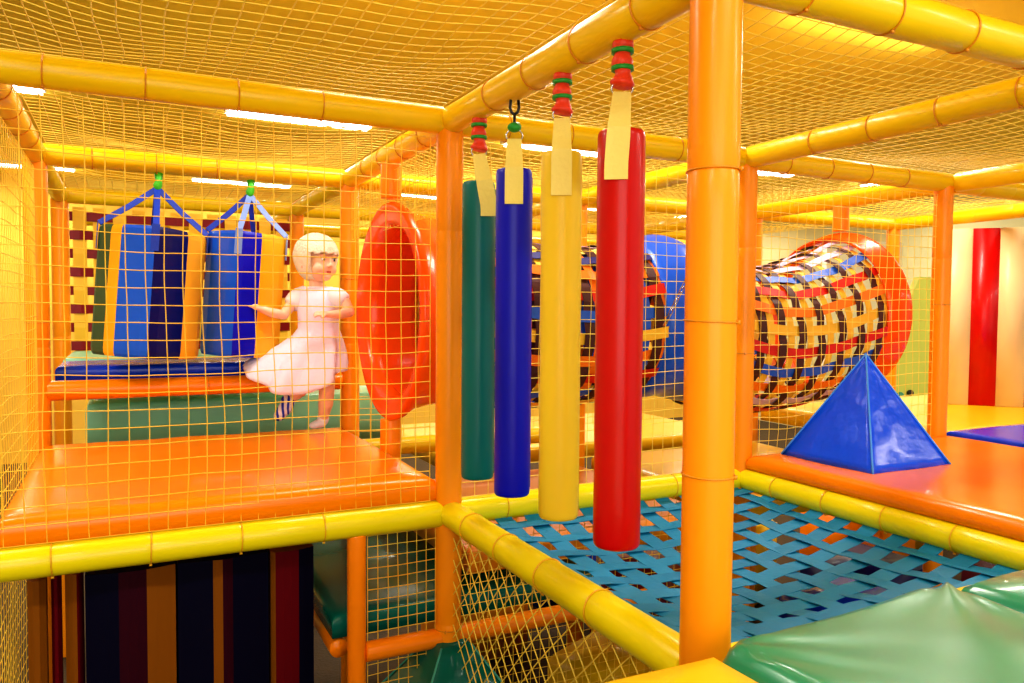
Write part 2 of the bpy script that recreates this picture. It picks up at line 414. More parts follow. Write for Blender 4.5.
def green_cushion():
    """big foreground cushion, puffy with gathered corner creases"""
    x0, x1, y0, y1 = -.075, .555, -2.45, -1.325; z0 = -.03
    bm = bmesh.new(); nx, ny = 70, 110; top = []
    for i in range(nx+1):
        row = []
        for j in range(ny+1):
            u, v = i/nx, j/ny; x = x0+(x1-x0)*u; y = y0+(y1-y0)*v
            dx = min(u*(x1-x0), (1-u)*(x1-x0)); dy = min(v*(y1-y0), (1-v)*(y1-y0))
            h = 1
            for d, b in ((dx, .05), (dy, .045)):
                if d < b: h *= math.sqrt(max(0, 1-(1-d/b)**2))
            z = z0+.045+(.098)*h+.020*(math.sin(PI*u)*math.sin(PI*v))**.5
            # gathers radiating from far left corner
            cx, cy = x-x0, y1-y; rr = math.hypot(cx, cy); an = math.atan2(cy, cx)
            z += .0055*math.sin(an*15+rr*6)*math.exp(-rr/.11)*h
            cx2 = x1-x; rr2 = math.hypot(cx2, cy); an2 = math.atan2(cy, cx2)
            z += .006*math.sin(an2*11)*math.exp(-rr2/.2)*h+.012*math.exp(-((x-.475)/.09)**2-(cy/.1)**2)*h
            z += .007*noise.noise(V((x*4, y*4, 2)))
            pinch = .012*math.exp(-rr/.05)
            row.append(bm.verts.new((x+pinch, y-pinch, z)))
        top.append(row)
    for i in range(nx):
        for j in range(ny): bm.faces.new((top[i][j], top[i+1][j], top[i+1][j+1], top[i][j+1]))
    per = [(i, 0) for i in range(nx+1)]+[(nx, j) for j in range(1, ny+1)]+[(i, ny) for i in range(nx-1, -1, -1)]+[(0, j) for j in range(ny-1, 0, -1)]
    bot = {p: bm.verts.new((top[p[0]][p[1]].co.x, top[p[0]][p[1]].co.y, z0)) for p in per}
    for a, b in zip(per, per[1:]+per[:1]): bm.faces.new((bot[a], bot[b], top[b[0]][b[1]], top[a[0]][a[1]]))
    bm.faces.new([bot[p] for p in per][::-1])
    o = bmobj('floor_cushion', bm, m_gmat)
    tag(o, 'large puffy glossy green cushion in the bottom right foreground', 'cushion')
green_cushion()

def pyramid(name, label, cx, cy, z0, half, h, m, top=0., rot=0, n=14, wr=.004):
    root = empty(name, (cx, cy, z0), label, 'pyramid')
    bm = bmesh.new(); rows = []; cor = [(-1, -1), (1, -1), (1, 1), (-1, 1)]
    for j in range(n+1):
        t = j/n; s = half*(1-t)+top*t
        row = []
        for k in range(4):
            a, b = cor[k], cor[(k+1) % 4]
            for i in range(n):
                w = i/n; x = a[0]+(b[0]-a[0])*w; y = a[1]+(b[1]-a[1])*w
                bulge = 1+.035*math.sin(PI*w)*math.sin(PI*min(1, t+.12))
                dz = wr*noise.noise(V((x*3+k, y*3, t*11)))*math.sin(PI*w)
                nrm = V((a[0]+b[0], a[1]+b[1], 0)).normalized()
                q = V((x*s*bulge, y*s*bulge, t*h))+nrm*dz*2*(1 if t < .98 else 0)
                row.append(bm.verts.new(q))
        rows.append(row)
    N = 4*n
    for j in range(n):
        for i in range(N): bm.faces.new((rows[j][i], rows[j][(i+1) % N], rows[j+1][(i+1) % N], rows[j+1][i]))
    bm.faces.new(rows[0][::-1]); bm.faces.new(rows[-1])
    body = bmobj('padded_body', bm, m, root)
    sb = bmesh.new()
    for (a, b) in cor:
        tube(sb, [V((a*half, b*half, .003)).lerp(V((a*top, b*top, h)), t/10) for t in range(11)], .0035, 6)
    bmobj('seam_piping', sb, mat('piping_'+m.name, tuple(min(255, q+70) for q in ((0, 82, 255) if m is m_pyr else (0, 104, 96))), .4), root)
    root.rotation_euler.z = rot
    return root
pyramid('padded_pyramid', 'shiny blue vinyl pyramid standing on the orange mat', 1.578, -.305, .100, .209, .404, m_pyr)
pyramid('padded_pyramid', 'dark teal padded pyramid skirt at foot of corner post, bottom centre', 0, -.02, -.80, .31, .385, m_tmat, top=.05)

# ------------------------------------------------------------------ hanging bolsters
def bolster(y, name_col, m, zt=1.037, zb=.160, rr=.0485, wrap='red', tilt=0., strap_l=.15):
    root = empty('hanging_bolster', (0, y, zb), {'teal': 'teal green hanging bolster, leftmost of the four', 'blue': 'deep blue hanging bolster on a steel shackle',
        'yellow': 'pale yellow hanging bolster between the blue and red ones', 'red': 'red hanging bolster, nearest to the thick post'}[name_col], 'bolster')
    L = zt-zb; bm = bmesh.new()
    prof = [(0, .3), (.001, .92), (.005, .975), (.014, 1)]+[(.02+(L-.04)*i/14, 1+.008*math.sin(i*1.7)) for i in range(1, 14)]+[(L-.014, 1), (L-.005, .975), (L-.001, .92), (L, .3)]
    tube(bm, [(0, 0, z) for z, _ in prof], [rr*q for _, q in prof], 36)
    bmobj('bolster_body', bm, m, root)
    s = bmesh.new()          # vertical welt seam
    ang = random.uniform(-2.6, -2.2)
    tube(s, [(math.cos(-.35)*rr*1.0, math.sin(-.35)*rr, .02+(L-.04)*i/8) for i in range(9)], .002, 5)
    bmobj('seam_welt', s, m, root)
    # strap: folds over the ring, falls on both sides of the bolster
    vd = V((CAM.x, CAM.y-y, 0)).normalized(); sd = V((-vd.y, vd.x, 0))
    zr = L+.082
    b = bmesh.new()
    sh = -.010 if name_col in ('red',) else (.030 if name_col == 'teal' else 0)
    for side in (1, -1):
        ctl = [(0, zr), (.006*side, zr-.01), (.018*side, L+.05), ((rr+.004)*side, L-.002), ((rr+.004)*side, L-strap_l)]
        pts = []; nr = []
        for i in range(len(ctl)-1):
            for q in range(6):
                t = q/6; a0, z0 = ctl[i]; a1, z1 = ctl[i+1]
                pts.append(vd*(a0+(a1-a0)*t)+V((0, 0, z0+(z1-z0)*t)))
        pts.append(vd*ctl[-1][0]+V((0, 0, ctl[-1][1])))
        n = len(pts)
        pts = [p+sd*(-sh)*(1-max(0, min(1, (zr-p.z)/.12)))*1.0+sd*sh for p in pts] if False else [p+sd*sh*min(1, (zr-p.z)/.16) for p in pts]
        nr = [vd*side+V((0, 0, .001))]*n
        ribbon(b, pts, nr, [.038+.010*min(1, (zr-p.z)/.1) for p in pts], .003)
    bmobj('hanging_strap', b, m_strap, root, smooth=False)
    b = bmesh.new(); rc = V((0, 0, zr+.008))
    tube(b, [rc+(sd*math.cos(a)+V((0, 0, 1))*math.sin(a)*.8)*.022 for a in [2*PI*i/24 for i in range(24)]], .0022, 6, closed=True)
    bmobj('steel_ring', b, m_steel, root)
    ztop = TB-R-zb
    if wrap == 'red':
        b = bmesh.new(); z0 = zr+.012; n = 16; pts = []; rs = []
        for i in range(n+1):
            t = i/n; pts.append((.002*math.sin(t*9), .002*math.cos(t*7), z0+(ztop+.006-z0)*t))
            rs.append(.0195+.0035*math.sin(t*PI*5)+(.004 if t < .12 else 0))
        tube(b, pts, rs, 16); bmobj('red_tape_wrap', b, m_tape, root)
        for t in (.40, .80):
            b = bmesh.new(); zz_ = z0+(ztop-z0)*t
            tube(b, [(0, 0, zz_-.0045), (0, 0, zz_-.004), (0, 0, zz_+.004), (0, 0, zz_+.0045)], [.017, .0238, .0238, .017], 16)
            bmobj('green_tape_band', b, m_gtape, root)
    else:
        b = bmesh.new()
        tube(b, [(0, 0, zr+.02), (0, 0, ztop-.035)], .004, 8)
        for sgn in (1, -1):
            tube(b, [V((0, 0, ztop-.037))+sd*sgn*q[0]+V((0, 0, q[1])) for q in ((0, 0), (.008, .006), (.012, .018), (.010, .04))], .004, 8)
        bmobj('steel_shackle', b, m_dsteel, root)
        b = bmesh.new(); ell(b, (0, 0, zr+.03), (.019, .019, .013)); ell(b, (.008, .004, zr+.035), (.014, .012, .01))
        bmobj('green_tape_knot', b, m_gtape, root)
    root.rotation_euler = (0, 0, 0)
    return root
bolster(-.23, 'teal', m_bteal, strap_l=.105)
bolster(-.462, 'blue', m_bblue, wrap='shackle', strap_l=.098)
bolster(-.715, 'yellow', m_byel, strap_l=.108)
bolster(-.964, 'red', m_bred, rr=.050, strap_l=.108)

# ------------------------------------------------------------------ crawl tunnel
TY, TZ = .615, .652
def t_center(x):
    # sagging centre line
    def bump(x, a, b, d):
        if x <= a or x >= b: return 0
        t = (x-a)/(b-a); return d*math.sin(PI*t)**1.0
    return V((x, TY, TZ-bump(x, .15, 1.3, .06)-bump(x, 1.25, 2.45, .13)))
def t_rad(x):
    if x < 1.3: return .352+.008*math.cos((x-.2)*5)
    return .362+.035*max(0, (x-1.9)/.5)**1.3
def tunnel():
    root = empty('crawl_tunnel', (M, TY, TZ), 'long crawl tunnel of woven multicoloured straps with orange end rings', 'tunnel')
    def loc(p): return V(p)-V((M, TY, TZ))
    def section(xa, xb, colors, ringcols, seed, rsp=.112):
        bm = bmesh.new(); N = 24; names = list(W); n = int((xb-xa)/rsp)
        def pt(x, a, off):
            c = t_center(x); r = t_rad(x)+off
            return loc(c+V((0, -math.sin(a)*r, math.cos(a)*r))), V((0, -math.sin(a), math.cos(a)))
        for k in range(N):
            a = 2*PI*(k+.5)/N; pts = []; nr = []
            for i in range(n*10+1):
                s = i/10; x = xa+(xb-xa)*min(1, s/n)
                wv = max(-1, min(1, 1.9*math.cos(PI*(s-.5))))*(1 if k % 2 else -1)
                aw = a+.03*noise.noise(V((x*3, k*5, seed)))
                p, q = pt(x, aw, wv*.004); pts.append(p); nr.append(q)
            ribbon(bm, pts, nr, .046, .0025, names.index(colors(k, N)))
        for i in range(n):
            x = xa+(xb-xa)*(i+.5)/n; col = ringcols[i % len(ringcols)]
            pts = []; nr = []; S = N*6
            tl = .02*noise.noise(V((i*.7, seed, 0)))
            for j in range(S+1 if True else 0):
                a = 2*PI*j/S; wv = max(-1, min(1, 1.9*math.cos(PI*(j/6-.5))))*(-1)**i
                p, q = pt(x+tl*.4*math.sin(a*2+i*.15), a, wv*.004); pts.append(p); nr.append(q)
            ribbon(bm, pts, nr, .046, .0025, names.index(col))
        for i in range(n+1):
            x = xa+(xb-xa)*i/n; x = min(max(x, xa+.02), xb-.02); pts = []; nr = []
            for j in range(N*2+1):
                p, q = pt(x, 2*PI*j/(N*2), -.0085); pts.append(p); nr.append(q)
            ribbon(bm, pts, nr, .040, .002, names.index('yellow' if seed == 8 else ('yellow', 'blue', 'orange')[i % 3]))
        bmobj('woven_strap_section', bm, [W[k] for k in names], root, smooth=False)
    def colR(k, N):
        # k=0 at the top, angle grows towards the viewer's side
        seq = ['lilac', 'lilac', 'blue', 'red', 'orange', 'yellow', 'red', 'blue', 'orange', 'lilac', 'red', 'yellow', 'red']  # lilac along the top is a highlight put into the strap colour
        j = k if k < N/2 else N-1-k
        return seq[int(j)]
    def colL(k, N):
        seq = ['lilac', 'pale', 'navy', 'orange', 'red', 'blue', 'yellow', 'orange', 'red', 'blue', 'yellow', 'navy', 'yellow']  # first lilac strap carries the top highlight in its colour
        j = k if k < N/2 else N-1-k
        return seq[int(j)]
    section(.2, 1.10, colL, ['brown'], 3)
    section(1.42, 2.40, colR, ['brown'], 8)
    # blue padded barrel in the middle
    bm = bmesh.new(); seg = 64; prof = []
    for i in range(13):
        t = i/12; x = 1.085+.36*t
        prof.append((x, .352+.022*math.sin(PI*t)**.5))
    prof += [(1.445, .33), (1.085, .33)]
    rings = []
    for x, r in prof:
        c = t_center(x)
        rings.append([bm.verts.new(loc(c+V((0, math.cos(2*PI*k/seg)*r, math.sin(2*PI*k/seg)*r)))) for k in range(seg)])
    for i in range(len(rings)):
        a, b = rings[i], rings[(i+1) % len(rings)]
        for k in range(seg): bm.faces.new((a[k], b[k], b[(k+1) % seg], a[(k+1) % seg]))
    bmesh.ops.recalc_face_normals(bm, faces=bm.faces[:])
    bmobj('blue_barrel', bm, m_lblue, root)
    # plastic end rings: a trumpet with a rolled lip
    for x0, s in ((-.012, 1), (2*M-.005, -1)):
        prof = [(-.006, .40), (-.014, .418), (-.008, .436), (.006, .442), (.03, .436), (.05, .428), (.08, .418), (.10, .41), (.12, .405), (.12, .395), (.10, .392), (.07, .388), (.05, .385), (.01, .382), (-.002, .388)] if s < 0 else [(-.006, .40), (-.014, .416), (-.008, .430), (.004, .434), (.022, .428), (.045, .410), (.08, .394), (.14, .382), (.24, .372), (.24, .335), (.20, .333), (.14, .335), (.06, .335), (.01, .348), (-.002, .37)]
        bm = bmesh.new(); rings = []
        for dx, r in prof:
            rings.append([bm.verts.new(loc((x0+s*dx, TY+math.cos(2*PI*k/72)*r*(1.0), TZ+math.sin(2*PI*k/72)*r*.985))) for k in range(72)])
        for i in range(len(rings)):
            a, b = rings[i], rings[(i+1) % len(rings)]
            for k in range(72): bm.faces.new((a[k], b[k], b[(k+1) % 72], a[(k+1) % 72])).material_index = 0 if (i < 9 or i >= 12) else 1
        bmesh.ops.recalc_face_normals(bm, faces=bm.faces[:])
        rg = bmobj('plastic_ring', bm, [m_ring, m_ringin], root)
        for k in range(8):
            a = 2*PI*(k+.5)/8; b = bmesh.new()
            ell(b, loc((x0+s*.018, TY+math.cos(a)*.388, TZ+math.sin(a)*.388*.985)), (.005, .010, .010), seg=12, rings=8)
            bmobj('bolt', b, m_steel, rg)
tunnel()
# inner plastic sleeve of left ring is part of the ring; chains that carry the tunnel
def chain(p0, p1, label, lk=.034):
    p0, p1 = V(p0), V(p1); d = (p1-p0); n = max(2, int(d.length/(lk*.72))); d.normalize(); x, y = frame_for(d)
    bm = bmesh.new()
    for i in range(n):
        c = p0+(p1-p0)*((i+.5)/n); a = x if i % 2 else y
        pts = []
        for k in range(16):
            t = 2*PI*k/16; h = lk/2-.0085
            pts.append(c+a*math.cos(t)*.0085+d*(math.sin(t)*.0085+(h if math.sin(t) > 0 else -h)))
        tube(bm, pts, .0022, 6, closed=True)
    tag(bmobj('hanging_chain', bm, m_steel), label, 'chain')
chain((1.07, .27, .60), (1.23, .05, 1.17), 'steel chain slanting from the blue barrel of tunnel up to a post')
chain((.80, .56, .955), (1.0, 1.2, 1.23), 'steel chain hanging above the tunnel between yellow and red bolsters')

# ------------------------------------------------------------------ hanging square bags on the left
def bag(x, y, z0, z1, half, rot, label, cols_l, cols_r, tilt, strapm, tapem, shear=.06):
    root = empty('hanging_bag', (x, y, z1), label, 'punch bag')
    h = z1-z0; bm = bmesh.new(); mats = []
    # 4 sides, each with vertical colour stripes -> perimeter list
    cor = [V((-half, -half, 0)), V((half, -half, 0)), V((half, half, 0)), V((-half, half, 0))]
    sides = [cols_r, cols_l, cols_r, cols_l]     # side k from corner k to k+1
    per = []; idx = []
    for k in range(4):
        a, b = cor[k], cor[(k+1) % 4]; cl = sides[k]; tot = sum(w for _, w in cl); acc = 0
        for m, w in cl:
            if m not in mats: mats.append(m)
            for q in range(4):
                t = (acc+w*q/4)/tot; p = a.lerp(b, t); e_ = min(t, 1-t)
                if e_ < .02: p = p*.965
                out = (a+b).normalized()*.008*math.sin(PI*t)
                per.append(p+out); idx.append(mats.index(m))
            acc += w
    n = len(per); rows = []
    zs = [0, .012, .03]+[.03+(h-.06)*i/8 for i in range(1, 8)]+[h-.03, h-.012, h]
    for z in zs:
        f = 1 if .02 < z < h-.02 else (.985 if 0 < z < h else .95)
        rows.append([bm.verts.new((p.x*f, p.y*f, -h+z)) for p in per])
    for j in range(len(rows)-1):
        for i in range(n): bm.faces.new((rows[j][i], rows[j][(i+1) % n], rows[j+1][(i+1) % n], rows[j+1][i])).material_index = idx[i]
    bm.faces.new(rows[0][::-1]); f = bm.faces.new(rows[-1]); 
    bmobj('striped_body', bm, mats, root, smooth=False)
    hook = V((0, 0, TB-R-z1-.06))
    for k, c in enumerate(cor):
        b = bmesh.new(); c1 = c*.97
        pts = [hook, hook.lerp(c1, .5)+V((0, 0, -.004)), c1+V((0, 0, .004))]
        ribbon(b, pts, [Matrix.Rotation(-rot, 3, 'Z') @ V((0, -1, .5))]*3, .024, .004)
        q = c.normalized()*.004
        ribbon(b, [c1+q+V((0, 0, .006)), c1+q+V((0, 0, -.10))], [c.normalized()]*2, .03, .003)
        bmobj('corner_strap', b, strapm if k in (0, 1) else m_bstrap, root, smooth=False)
    b = bmesh.new(); tube(b, [hook+V((0, 0, -.01)), hook+V((0, 0, .012)), hook+V((0.004, 0, .03)), hook+V((0, 0, .066))], [.010, .018, .014, .018], 12)
    bmobj('green_tape_wrap', b, tapem, root)
    root.rotation_euler = (Matrix.Rotation(tilt[1], 3, 'Y') @ Matrix.Rotation(rot, 3, 'Z')).to_euler()
    return root
a0 = -YAW
bag(-.825, 1.25, .455, .985, .15, math.radians(45), 'hanging bag with green, amber and wide blue stripes, left of the pair', [(mat('olive_vinyl', (62, 92, 62), .4), .8), (m_gold, .55), (m_lblue, 1.6)], [(m_navy, 1.35), (m_gold, 1.0)], (0, .075), m_bstrap, m_lgtape)  # navy on the right face is the blue with its shade painted in
bag(-.455, 1.25, .45, .985, .122, math.radians(27), 'hanging bag with blue and amber stripes, right one, touched by the girl', [(m_lblue, 1)], [(m_bblue, .8), (m_gold, 1)], (0, .07), mat('pale_blue_strap', (120, 150, 225), .5), m_lgtape)  # deeper blue on the right face paints in the shaded side

# bags in the dark under the left deck
def roller(x0, x1, y, cols, label):
    root = empty('padded_roller', ((x0+x1)/2, y, ZF), label, 'padded pillar')
    xm = (x0+x1)/2; mats = []; bm = bmesh.new(); w = (x1-x0); tot = sum(c[1] for c in cols); acc = x0-xm; h = 1.15
    per = []; idx = []
    for m, q in cols:
        if m not in mats: mats.append(m)
        ww = w*q/tot
        for t in range(3): per.append(V((acc+ww*t/3, 0, 0))); idx.append(mats.index(m))
        acc += ww
    per.append(V((acc, 0, 0)))
    n = len(per)
    full = [(p.x, -.02*math.sin(PI*i/(n-1))) for i, p in enumerate(per)]
    fr = [bm.verts.new((a, b, .0)) for a, b in full]; ft = [bm.verts.new((a, b, h)) for a, b in full]
    for i in range(n-1): bm.faces.new((fr[i], fr[i+1], ft[i+1], ft[i])).material_index = idx[i]
    D = min(.2, w)
    b0 = [bm.verts.new((full[-1][0], D, 0)), bm.verts.new((full[0][0], D, 0))]; b1 = [bm.verts.new((full[-1][0], D, h)), bm.verts.new((full[0][0], D, h))]
    bm.faces.new((fr[-1], b0[0], b1[0], ft[-1])).material_index = idx[-1]; bm.faces.new((b0[0], b0[1], b1[1], b1[0])); bm.faces.new((b0[1], fr[0], ft[0], b1[1])).material_index = idx[0]
    bm.faces.new(fr[::-1]+[b0[1], b0[0]][::1]); bm.faces.new(ft+b1)
    bmobj('striped_cover', bm, mats, root, smooth=False)
m_navy_shade = vinyl('shaded_navy', (6, 4, 34), .6, coat=0, spec=.08); m_maroon_shade = vinyl('shaded_maroon', (52, 3, 24), .6, coat=0, spec=.08); m_ochre_shade = vinyl('shaded_ochre', (134, 78, 10), .6, coat=0, spec=.08); m_dred_shade = vinyl('shaded_dark_red', (96, 2, 18), .6, coat=0, spec=.08)  # cover colours darkened, shade under the deck is painted into them
roller(-1.048, -.812, .15, [(m_navy_shade, .35), (m_maroon_shade, .3), (m_ochre_shade, .32)], 'tall padded pillar under the deck with navy, maroon and ochre stripes')
roller(-.806, -.545, .15, [(m_navy_shade, 1.0), (m_ochre_shade, .28), (m_maroon_shade, .3), (m_navy_shade, 1.1)], 'tall padded pillar under the deck with narrow ochre stripe between navy areas')
roller(-.538, -.405, .15, [(m_ochre_shade, .12), (m_dred_shade, .72), (m_navy_shade, .5)], 'narrow padded pillar under the deck with dark red stripe, rightmost of the three')
roller(-1.19, -1.145, .17, [(m_ochre_shade, 1)], 'thin ochre pillar at bottom left beside the side net')
roller(-1.135, -1.125+.015, .2, [(m_dred_shade, 1)], 'thin dark red pillar at bottom left next to the ochre one')
roller(-1.10, -1.055, .19, [(m_ochre_shade, 1), (m_dred_shade, .5)], 'thin pillar half ochre half dark red, left of the striped pillars')

# striped padded panel at the right
def panel():
    a = V((3.60, .775, 0)); d = V((.69, -.724, 0)).normalized(); nrm = V((d.y, -d.x, 0)); nrm = nrm if nrm.dot(CAM-a) > 0 else -nrm
    root = empty('striped_panel', a, 'upright padded panel with cream and red vertical stripes at right edge', 'padded panel')
    z0, z1 = .092, 1.18; x = 0
    for i, (m, w) in enumerate([(m_cream, .155), (m_red, .145), (m_cream, .15), (m_red, .15), (m_cream, .15)]):
        bm = bmesh.new(); vs = box(bm, (w/2, 0, 0), (w, .10, z1-z0)); 
        bmesh.ops.bevel(bm, geom=bm.edges[:], offset=.005, segments=2, affect='EDGES')
        for v in bm.verts:
            q = v.co.copy(); v.co = d*(x+q.x)-nrm*(.05+ -q.y*1.0)*1.0+V((0, 0, (z0+z1)/2+q.z))
        bmobj('padded_stripe', bm, m, root); x += w
    bm = bmesh.new(); box(bm, (0, 0, 0), (.02, .07, z1-z0-.02))
    for v in bm.verts:
        q = v.co.copy(); v.co = d*(-.012+q.x)-nrm*(.05-q.y)+V((0, 0, (z0+z1)/2+q.z))
    bmobj('edge_strip', bm, m_rail, root)
panel()
def redtop():
    bm = bmesh.new(); tube(bm, [(3.80, .82, 1.12), (4.18, .45, 1.135), (4.56, .05, 1.15)], .03, 16)
    tag(bmobj('red_bolster', bm, m_red), 'red padded roll lying behind the top of striped panel', 'bolster')
redtop()

# woven red and yellow webbing at the back left
def webwall():
    bm = bmesh.new(); Y = 2*M-.02; x0, x1, z0, z1 = -M+.045, -.045, .2, 1.2
    nv, nh = 12, 10
    for i in range(nv):
        x = x0+(x1-x0)*(i+.5)/nv; pts = []
        for j in range(nh*2+1):
            z = z0+(z1-z0)*j/(nh*2); pts.append((x, Y+.006*math.cos(PI*(j/2-.5))*(-1)**i, z))
        ribbon(bm, pts, [(0, 1, 0)]*len(pts), .066, .003, 0)
    for j in range(nh):
        z = z0+(z1-z0)*(j+.5)/nh; pts = []
        for i in range(nv*2+1):
            x = x0+(x1-x0)*i/(nv*2); pts.append((x, Y-.006*math.cos(PI*(i/2-.5))*(-1)**j, z))
        ribbon(bm, pts, [(0, 1, 0)]*len(pts), .05, .003, 1)
    tag(bmobj('woven_webbing_wall', bm, [W['yellow'], m_dred, m_ochre], smooth=False), 'upright wall of woven yellow and dark red webbing behind the hanging bags', 'woven net')
webwall()

# lime green board beyond the tunnel, with small holes pattern
def lime_board():
    root = empty('climbing_board', (5.5, 2.5, -.5), 'pale lime green board standing behind the right tunnel ring', 'board')
    bm = bmesh.new(); pts = [(-.45, -.7), (1.0, -.7), (1.0, 1.5), (.28, 1.5), (-.22, .75)]
    f = [bm.verts.new((x, 0, z)) for x, z in pts]; b = [bm.verts.new((x, .06, z)) for x, z in pts]
    bm.faces.new(f); bm.faces.new(b[::-1])
    for i in range(len(pts)): bm.faces.new((f[i], f[(i+1) % len(pts)], b[(i+1) % len(pts)], b[i]))
    bmobj('board', bm, m_lime, root, smooth=False)
    for k in range(9):
        b = bmesh.new(); ell(b, (-.1+.12*(k % 3)+.05*random.random(), -.02, -.35+.35*(k//3)+.1*random.random()), (.035, .03, .03), seg=12, rings=8)
        bmobj('climbing_hold', b, m_gmat if k % 2 else m_dsteel, root)
lime_board()

bm = bmesh.new(); box(bm, (6.35, 3.6, .6), (1.2, .06, 1.7)); tag(bmobj('wall_board', bm, m_white, smooth=False), 'white board standing beyond the right tunnel ring, behind the lime one', 'board')
# coloured clutter on the lower level seen through net holes
PENDING = []
def floor_block(label, m, c, s, cat='padded block', ang=0.):
    bm = bmesh.new(); box(bm, (0, 0, s[2]/2), s)
    bmesh.ops.bevel(bm, geom=bm.edges[:], offset=.03, segments=3, affect='EDGES')
    o = bmobj('foam_block', bm, m); o.location = (c[0], c[1], ZF); o.rotation_euler.z = ang; tag(o, label, cat)
for c_, s_, m_, an_, lb_ in (((2.3, .35), (.5, .5, .5), 'm_bmat', .3, 'low blue foam block glimpsed through the woven net, middle'), ((3.1, .9), (.6, .5, .4), 'm_navy', .1, 'dark navy foam block glimpsed through the woven net'),
        ((2.7, 1.7), (.5, .6, .5), 'm_ymat', .5, 'yellow foam block glimpsed through far corner of the woven net'), ((3.9, .4), (.5, .5, .5), 'm_maroon', -.2, 'maroon foam block glimpsed through the woven net at right'),
        ((3.9, 1.6), (.6, .6, .5), 'm_omat', .2, 'orange foam block glimpsed through the woven net, behind the maroon one'), ((4.8, .9), (.7, .5, .5), 'm_navy', .5, 'dark foam block glimpsed under the right yellow beam'),
        ((1.7, 1.3), (.6, .4, .5), 'm_dred', .7, 'dark red foam block glimpsed through the woven net at back'), ((3.3, -.2), (.5, .4, .3), 'm_ochre', .3, 'ochre foam block glimpsed near the front cushion'),
        ((1.6, 2.2), (.5, .5, .4), 'm_bmat', .1, 'blue foam block glimpsed through back left of the woven net'), ((4.9, 2.0), (.6, .6, .5), 'm_ymat', .1, 'yellow foam block farthest off under the frame')):
    PENDING.append((lb_, m_, c_, s_, an_))
floor_block('orange foam block on the hall floor under the woven net, left side', m_omat, (.45, -.55), (.4, .35, .3), ang=.3)
floor_block('blue foam block on the hall floor under the woven net', m_bmat, (.95, -.35), (.35, .3, .4), ang=-.2)
floor_block('yellow foam block on the hall floor under the woven net, near side', m_ymat, (.75, -.9), (.35, .4, .25), ang=.6)
floor_block('red foam block on the hall floor beside the blue one', m_red, (1.45, .25), (.35, .4, .45), ang=.1)
floor_block('yellow foam block on the hall floor far behind the woven net', m_ymat, (1.05, .6), (.5, .4, .35), ang=.4)
floor_block('orange foam block on the hall floor beyond the lower rail', m_ochre, (.8, 1.6), (.5, .4, .5), ang=.1)
floor_block('green foam block on the hall floor at right of the clutter', m_gmat, (1.9, -.3), (.5, .4, .3), ang=.1)
floor_block('pale foam block on the hall floor behind the diamond net', m_cream, (.35, .25), (.4, .3, .35), ang=-.4)

for lb_, m_, c_, s_, an_ in PENDING: floor_block(lb_, globals()[m_], c_, s_, ang=an_)
def ball(c, r, m, lab):
    b = bmesh.new(); ell(b, (0, 0, 0), (r, r, r), seg=24, rings=16); o = bmobj('play_ball', b, m); o.location = c; tag(o, lab, 'ball')
ball((.43, .42, -.16+.0465), .045, m_ymat, 'yellow play ball lying under the tunnel, seen between bolsters')
ball((.95, .36, -.16+.0465), .045, m_lblue, 'blue play ball lying under the tunnel near the post')

# ------------------------------------------------------------------ hall shell
def plane(name, pts, m):
    bm = bmesh.new(); bm.faces.new([bm.verts.new(p) for p in pts]); o = bmobj(name, bm, m, smooth=False); tag(o, kind='structure'); return o
X0, X1, Y0, Y1 = -4.2, 9, -6.5, 8.7
plane('floor', [(X0, Y0, ZF), (X1, Y0, ZF), (X1, Y1, ZF), (X0, Y1, ZF)], m_floor)
plane('ceiling', [(X0, Y0, ZC), (X0, Y1, ZC), (X1, Y1, ZC), (X1, Y0, ZC)], m_ceil)
plane('wall_left', [(X0, Y0, ZF), (X0, Y1, ZF), (X0, Y1, ZC), (X0, Y0, ZC)], m_wall)
plane('wall_back', [(X0, Y1, ZF), (X1, Y1, ZF), (X1, Y1, ZC), (X0, Y1, ZC)], m_back)
plane('wall_right', [(X1, Y0, ZF), (X1, Y0, ZC), (X1, Y1, ZC), (X1, Y1, ZF)], m_wall)

# ------------------------------------------------------------------ light fixtures
def area(loc, size, power, col=(1, .94, .82), rot=(0, 0, 0), spread=PI):
    l = bpy.data.lights.new('area_light', 'AREA'); l.shape = 'RECTANGLE'; l.size, l.size_y = size; l.energy = power; l.color = col; l.spread = spread
    o = bpy.data.objects.new('area_light', l); COL.objects.link(o); o.location = loc; o.rotation_euler = rot; return o
xs = (-2.6, -.2, 2.25, 4.7, 7.1); ys = (-3.0, .55, 4.2, 7.8)  # rightmost column of lights added to brighten the background
for x in xs:
    for y in ys:
        root = empty('ceiling_light', (x+.57, y, ZC), 'white fluorescent strip light on the ceiling', 'ceiling light', 'fluorescent strip lights on the ceiling')
        b = bmesh.new(); box(b, (0, 0, -.02), (1.18, .19, .04)); bmobj('housing', b, m_white, root, smooth=False)
        b = bmesh.new(); box(b, (0, 0, -.048), (1.14, .15, .014)); bmobj('diffuser', b, m_lamp, root, smooth=False)
        area((x+.57, y, ZC-.09), (1.14, .2), 36 if y < 3 else 46)
        area((x+.57, y+.2, ZC-.16), (1.14, .1), 2, rot=(PI, 0, 0))  # added uplight, only brightens the ceiling around the fixture
# added soft fill lamp behind the viewer, lights the fronts of posts and bolsters
area((-1.8, -5.6, 1.2), (4.5, 2.2), 100, (1, .95, .88), (math.radians(84), 0, math.radians(-16)))
w = bpy.data.worlds.new('world'); scene.world = w; w.use_nodes = True
w.node_tree.nodes['Background'].inputs[0].default_value = (1, .93, .8, 1); w.node_tree.nodes['Background'].inputs[1].default_value = .9

